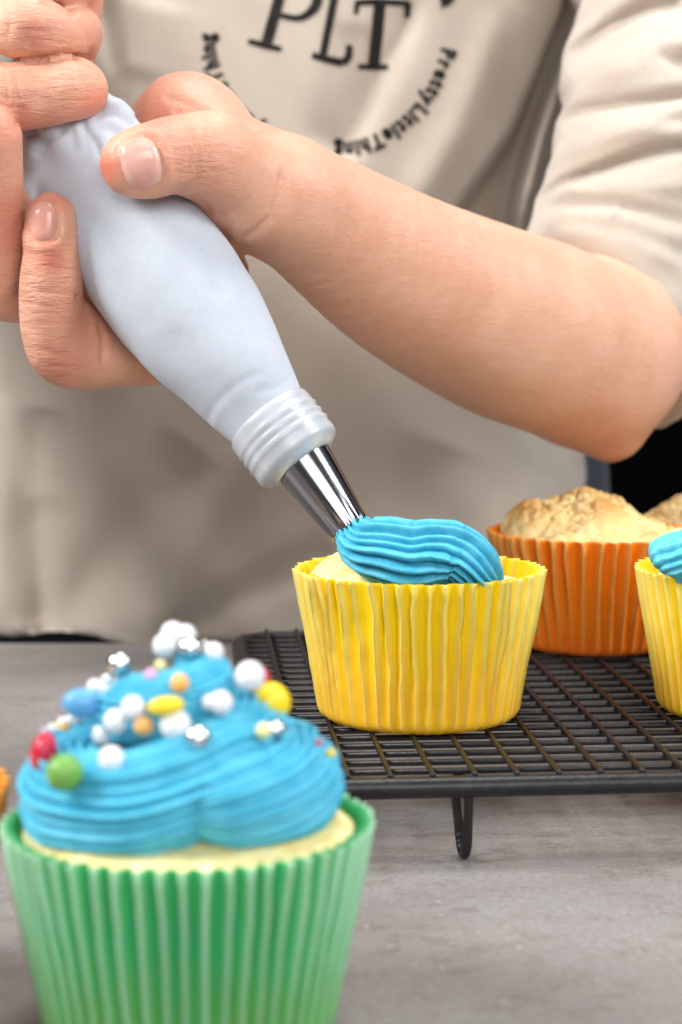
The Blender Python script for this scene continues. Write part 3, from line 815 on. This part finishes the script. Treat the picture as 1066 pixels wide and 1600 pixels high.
for nl in ((221, 257, 33, 42, -.22, -130, 130), (67, 345, 23, 33, -.12, -100, 170)):
    Vk = carve(Vk, Nk, ringpoly(nl[0], nl[1], nl[2]+9, nl[3]+9, nl[4], nl[5], nl[6]), 7, -.045)
    Vk = carve(Vk, Nk, ringpoly(nl[0], nl[1], nl[2]+1, nl[3]+1, nl[4], nl[5], nl[6]), 4, .035)
p2, Zk = proj(Vk)
handmask = (Vk[:, 1] < 58)
def blob(cx_, cy_, r): return np.exp(-(((p2[:, 0]-cx_)**2+(p2[:, 1]-cy_)**2)/r**2))*handmask
red = .9*blob(165, 262, 26)+.55*blob(255, 195, 32)+.7*blob(82, 405, 26)+.5*blob(90, 315, 22)+.5*blob(90, 575, 40)+.5*blob(55, 50, 34)+.55*blob(152, 165, 26)+.5*blob(12, 350, 60)+.45*blob(10, 190, 50)+.35*blob(120, 480, 60)+.25*blob(300, 250, 60)+.3*blob(148, 30, 40)+.3*blob(230, 150, 40)+.3*blob(330, 330, 30)
red += .30*np.clip(np.exp(-(((p2[:, 0]-950)**2+(p2[:, 1]-700)**2)/70**2)), 0, 1)
red += .12*handmask
wr = .15+.85*np.clip(blob(310, 245, 38)+blob(10, 135, 40)+blob(80, 450, 40)+blob(85, 565, 40)+.8*blob(90, 135, 60)+blob(50, 50, 45)+.6*blob(70, 410, 40)+.4*blob(20, 450, 60), 0, 1)*handmask
person = empty('person', (TC[0], TC[1], -6), 'person in a beige printed sweatshirt squeezing a piping bag with both hands, behind the rack', 'person')
body = mesh_obj('body', Vk, Qk, skin_mat, person, attr={'red': np.clip(red, 0, 1), 'wrinkle': wr})
bvh_b = BVHTree.FromPolygons([Vector(v) for v in Vk.tolist()], Qk.tolist())
def nail(cx_, cy_, lx_, ly_, ang, name='fingernail', p=3.2, bulge=.03):
    n = 22; V = []; F = []; ca, sa = math.cos(ang), math.sin(ang)
    for i in range(n+1):
        for j in range(n+1):
            u = i/n*2-1; v = j/n*2-1
            # square to superellipse
            m_ = max(abs(u), abs(v)); q = (abs(u)**p+abs(v)**p)**(1/p)+1e-9; s_ = m_/q
            uu, vv = u*s_*lx_, v*s_*ly_; x, y = cx_+uu*ca-vv*sa, cy_+uu*sa+vv*ca
            d = Vector(P(x, y, 1)-CAM).normalized(); h = bvh_b.ray_cast(Vector(CAM), d)
            edge = 1-min(1, max(abs(u), abs(v)))**6
            base = h[0] if h[0] is not None else Vector(P(x, y, 50.5))
            V.append(tuple(base-d*(-.004+(.022+bulge)*edge)))
    for i in range(n):
        for j in range(n): a = i*(n+1)+j; F.append((a, a+1, a+n+2, a+n+1))
    V = relax(np.array(V), np.array(F), 6, .5)
    return mesh_obj(name, V, F, nail_mat, body)
nail(221, 257, 33, 42, -.22, p=2.8, bulge=.022)
nail(67, 345, 23, 33, -.12, p=2.6, bulge=.02)

# ---- shirt
xs = axis_nodes([(-24, -14.5, .6), (-14.5, 14, .23), (14, 24, .35)])
ys = axis_nodes([(62, 92, .26), (92, 100, .8)])
zs = axis_nodes([(-1.6, 27, .22), (27, 42, .6)])
fs = Field(xs, ys, zs)
X = fs.x[:, None, None]-TC[0]; Y = fs.y[None, :, None]-TC[1]; Zz = fs.z[None, None, :]
rx = np.interp(fs.z, [-2, 6, 14, 30, 36, 41], [14.3, 14.2, 13.8, 14.6, 13, 7])[None, None, :]; ry = np.interp(fs.z, [-2, 6, 14, 26, 36, 41], [8.6, 8.8, 8.9, 9.0, 8, 5])[None, None, :]
q = np.sqrt((X/rx)**2+(Y/ry)**2); q2 = np.sqrt((X/rx**2)**2+(Y/ry**2)**2)+1e-6
fs.F = (q*(q-1)/q2).astype(np.float32)
# right sleeve, cut by the cuff plane
sl = Field(xs, ys, zs)
sl.chain([[W(930, 560, 67, 172), W(1035, 330, 69.5, 190), W(1095, 120, 73, 200)], [W(1095, 120, 73, 200), W(1125, -80, 78, 215), (sh_r+np.array([0, 0, -1]), 6.2)]], 1.5, .3)
pA, pB = P(838, 362, 66.5), P(1066, 640, 66.5); axd = P(1035, 330, 69.5)-P(930, 560, 67); nrm = axd-((axd@(pB-pA))/((pB-pA)@(pB-pA)))*(pB-pA); nrm /= np.linalg.norm(nrm)
PL = (fs.x[:, None, None]-pA[0])*nrm[0]+(fs.y[None, :, None]-pA[1])*nrm[1]+(fs.z[None, None, :]-pA[2])*nrm[2]
bow = PL-0.0
sl.F = np.maximum(sl.F, (-bow).astype(np.float32))
fs.F = smin(fs.F, sl.F, .25)
sl2 = Field(xs, ys, zs); sl2.chain([(np.array([-21, 68, 16.]), 5.4), (sh_l, 6.2)], 1, .3); fs.F = smin(fs.F, sl2.F, .3)
fs.F = np.maximum(fs.F, (-1.0-Zz-.25*np.sin(X*.9)).astype(np.float32)+0*fs.F)
Vs, Qs = fs.mesh(); Vs = relax(Vs, Qs, 3, .5); Ns = vnorm(Vs, Qs)
p2, Zs_ = proj(Vs)
def inpoly_sd(p, poly):
    poly = np.array(poly, float); d, _ = seg_dist(p, np.vstack([poly, poly[:1]])); ins = np.zeros(len(p), bool); n = len(poly)
    for i in range(n):
        a, b = poly[i], poly[(i+1) % n]; c = ((a[1] > p[:, 1]) != (b[1] > p[:, 1])) & (p[:, 0] < (b[0]-a[0])*(p[:, 1]-a[1])/(b[1]-a[1]+1e-9)+a[0]); ins ^= c
    return np.where(ins, d, -d)
slv_edge = np.interp(p2[:, 1], [-200, 0, 60, 180, 280, 350, 420], [930, 905, 902, 868, 845, 832, 830])
torso_m = (Vs[:, 1] > 77.5) & (p2[:, 0] < slv_edge+25)
sleeve_m = ~torso_m & (p2[:, 0] > 700)
back = np.array([0, 1.0, 0])
# big soft folds of the body cloth (world space noise and hand placed furrows)
nz1 = np.array([noise.noise(Vector((v[0]*.16+.4*v[2]*.1, 3.1, v[2]*.07))) for v in Vs]); nz2 = np.array([noise.noise(Vector((v[0]*.35+v[2]*.18, 1.1, v[2]*.12))) for v in Vs])
Vs = Vs+back*((nz1*.55+nz2*.3)*torso_m)[:, None]
fr = lambda poly, w_, d_, m=torso_m, ends=True: carve(Vs, Ns, poly, w_, d_, m, ends, back)
sd = inpoly_sd(p2, [(884, -60), (880, 10), (838, 120), (800, 210), (700, 350), (690, 380), (800, 380), (812, 300), (838, 210), (868, 120), (896, 30), (905, -60)])
Vs = Vs+back*(np.clip((sd+4)/14, 0, 1)*3.0*np.interp(p2[:, 1], [0, 200, 330], [.8, 1, 1])*torso_m)[:, None]
for poly, w_, d_ in [([(640, -20), (600, 90), (560, 170), (520, 250)], 26, .75), ([(560, 40), (530, 150), (500, 230)], 30, .3),
                     ([(800, 0), (720, 200), (640, 330)], 34, -.45), ([(908, -20), (880, 100), (845, 210), (812, 350)], 13, -.9),
                     ([(300, 700), (180, 860), (60, 1010)], 45, .5), ([(420, 640), (300, 850), (230, 1000)], 40, -.4), ([(520, 860), (360, 940), (250, 1010)], 26, .45),
                     ([(60, 640), (50, 830), (70, 1010)], 30, .55), ([(60, 1060), (64, 900), (70, 780)], 26, .3), ([(700, 700), (640, 860), (560, 1000)], 55, .25), ([(860, 760), (760, 900), (700, 1010)], 45, -.3),
                     ([(-20, 620), (0, 760), (-10, 1000)], 26, -.5), ([(240, 0), (215, 120)], 50, -.3), ([(165, 0), (180, 110)], 14, .35), ([(480, 420), (400, 600), (420, 700)], 50, .12)]:
    Vs = fr(poly, w_, d_)
pa = proj(Vs)[0]
for poly, w_, d_ in [([(862, 100), (905, 75), (950, 40), (1000, 15), (1066, -5)], 11, 1.2), ([(860, 192), (930, 168), (1000, 156), (1080, 146)], 8, 1.0),
                     ([(840, 312), (880, 285), (960, 258), (1080, 226)], 8, 1.1), ([(838, 330), (880, 316), (960, 322), (1080, 350)], 8, .55),
                     ([(840, 356), (900, 350), (980, 360), (1080, 400)], 8, .55), ([(850, 374), (940, 374), (1010, 400), (1075, 462)], 6, .25),
                     ([(1040, 190), (1080, 188)], 10, .7), ([(1030, 85), (1075, 98)], 12, .5), ([(905, 290), (940, 295)], 5, .3), ([(870, 364), (960, 362), (1066, 410)], 9, -.35),
                     ([(870, 240), (960, 205), (1060, 190)], 24, -.7), ([(900, 130), (1000, 90), (1080, 70)], 26, -.7), ([(860, 342), (960, 338), (1066, 368)], 9, -.45), ([(870, 300), (960, 285), (1070, 290)], 14, -.3)]:
    Vs = carve(Vs, Ns, poly, w_, d_, sleeve_m, False, back)
nz3 = np.array([noise.noise(Vector((v[0]*.5, v[1]*.5, v[2]*.9))) if s_ else 0 for v, s_ in zip(Vs, sleeve_m)])
Vs = Vs+Ns*(nz3*.22)[:, None]
Vs = relax(Vs, Qs, 1, .4); Vs = np.where(sleeve_m[:, None], relax(Vs, Qs, 2, .5), Vs); cuffm = (sleeve_m & (p2[:, 1] > 335))[:, None]; Vs = np.where(cuffm, relax(Vs, Qs, 5, .5), Vs)
shirt = mesh_obj('sweatshirt', Vs, Qs, shirt_mat, person)
bvh_s = BVHTree.FromPolygons([Vector(v) for v in Vs.tolist()], Qs.tolist())
# lower body behind the table
t = np.linspace(0, 1, 24); C = np.stack([TC[0]+.2+0*t, TC[1]+2+0*t, 9-45*t], 1)
Vt, Ft = tube(C, np.interp(t, [0, .3, 1], [6.3, 6.9, 7.2]), 64, up0=(0, 1, 0), ax=2.35, shape=lambda i, ph: 1+.02*np.sin(ph*9+i*.4))
mesh_obj('trousers', Vt, Ft, trouser_mat, person)

# ---- black print on the chest, laid on the cloth
pv, pf = [], []
def onshirt(x, y):
    d = Vector(P(x, y, 1)-CAM).normalized(); h = bvh_s.ray_cast(Vector(CAM), d)
    return (h[0]-d*.035) if h[0] is not None else Vector(P(x, y, 80))
def stroke(pts, wds, n=None):
    pts = np.array(pts, float); n = n or max(2, int(sum(np.linalg.norm(np.diff(pts, axis=0), axis=1))/6)+2)
    C = catmull(pts, n) if len(pts) > 2 else np.array([pts[0]+(pts[1]-pts[0])*k/(n-1) for k in range(n)])
    wd = np.interp(np.linspace(0, 1, n), np.linspace(0, 1, len(wds)), wds); T = np.gradient(C, axis=0); T /= np.linalg.norm(T, axis=1)[:, None]
    N = np.stack([-T[:, 1], T[:, 0]], 1); b = len(pv)
    for c, nn, w_ in zip(C, N, wd):
        for s_ in (-1, 0, 1): pv.append(tuple(onshirt(*(c+nn*(w_*1.18+1)/2*s_))))
    for k in range(n-1):
        for j in (0, 1): a = b+k*3+j; pf.append((a, a+1, a+4, a+3))
# P
stroke([(448, -42), (433, 10), (416, 70)], [14, 14, 14]); stroke([(388, 64), (414, 71), (440, 77)], [6, 8, 6]); stroke([(425, -50), (452, -44)], [6, 6])
stroke([(448, -46), (485, -44), (496, -20), (493, 10), (468, 28), (432, 22)], [7, 10, 13, 13, 8, 6])
# L
stroke([(527, -30), (518, 20), (504, 92)], [10, 10, 10]); stroke([(488, 86), (512, 93), (536, 98)], [7, 9, 11]); stroke([(505, -38), (545, -32)], [6, 6]); stroke([(536, 99), (545, 88), (546, 70)], [10, 10, 7])
# T
stroke([(594, 6), (590, 50), (584, 103)], [15, 15, 15]); stroke([(560, 104), (584, 105), (607, 105)], [6, 8, 6]); stroke([(556, 4), (595, 3), (640, 6)], [7, 8, 7]); stroke([(559, 3), (556, 22)], [7, 5]); stroke([(638, 5), (636, 28)], [9, 6])
# words round the ring, tops outward
cache = {}
def glyph(ch):
    if ch not in cache:
        c = bpy.data.curves.new('g', 'FONT'); c.body = ch; c.size = 1; c.offset = .06; c.resolution_u = 3
        o = bpy.data.objects.new('g', c); sc.collection.objects.link(o); dg = bpy.context.evaluated_depsgraph_get()
        me = o.evaluated_get(dg).to_mesh(); vs = [tuple(v.co[:2]) for v in me.vertices]; fs_ = [tuple(p.vertices) for p in me.polygons]
        o.evaluated_get(dg).to_mesh_clear(); bpy.data.objects.remove(o); bpy.data.curves.remove(c); cache[ch] = (vs, fs_)
    return cache[ch]
def ring_text(txt, a0, a1, R, size):
    adv = [max(v[0] for v in glyph(c)[0])+.07 for c in txt]; tot = sum(adv); sc_ = (math.radians(a1-a0)*R)/tot; u = 0
    for c, ad_ in zip(txt, adv):
        vs, fs_ = glyph(c); a = math.radians(a0)+(u+ad_/2)*sc_/R; b = len(pv)
        rad_ = np.array([math.cos(a), math.sin(a)]); tan_ = np.array([-math.sin(a), math.cos(a)])
        for x, y in vs:
            q_ = np.array([513, 46])+rad_*(R+y*size)+tan_*((x-ad_/2)*sc_); pv.append(tuple(onshirt(*q_)))
        for f in fs_: pf.append(tuple(b+i for i in f))
        u += ad_
ring_text('PrettyLittleThing', 9, 88, 180, 33)
ring_text('PrettyLittleThing', 100, 179, 180, 33)
ring_text('&', -17, -9, 182, 30)
mesh_obj('black_lettering', pv, pf, ink, shirt, smooth=False)

# ---- folds pressed into the bag cloth where the fist gathers it
Vb, Fb = bag_raw; Qb = np.array([f for f in Fb if len(f) == 4]); Nb = vnorm(Vb, Qb)
if ((Nb*(Vb-Vb.mean(0))).sum(1)).mean() < 0: Nb = -Nb
for poly, w_, d_ in [([(58, 238), (80, 212), (104, 198)], 7, .16), ([(128, 182), (134, 202), (150, 222), (160, 250)], 5, .09), ([(118, 190), (124, 212), (130, 236)], 6, -.07),
                     ([(146, 178), (180, 176), (214, 196)], 7, .12), ([(150, 196), (178, 206), (190, 232)], 9, .08), ([(50, 215), (52, 250)], 8, -.08), ([(160, 160), (190, 160), (212, 180)], 7, -.08),
                     ([(322, 662), (335, 632), (372, 598), (412, 580)], 6, .022), ([(330, 672), (345, 642), (380, 610)], 8, -.012), ([(455, 590), (430, 606), (400, 612)], 6, .025), ([(305, 318), (325, 380), (350, 470)], 14, .035), ([(280, 315), (250, 420), (270, 520)], 26, -.03), ([(150, 330), (170, 420), (230, 520)], 16, .03)]:
    Vb = carve(Vb, Nb, poly, w_, d_)
mesh_obj('bag_cloth', Vb, Fb, bag_mat, bag)
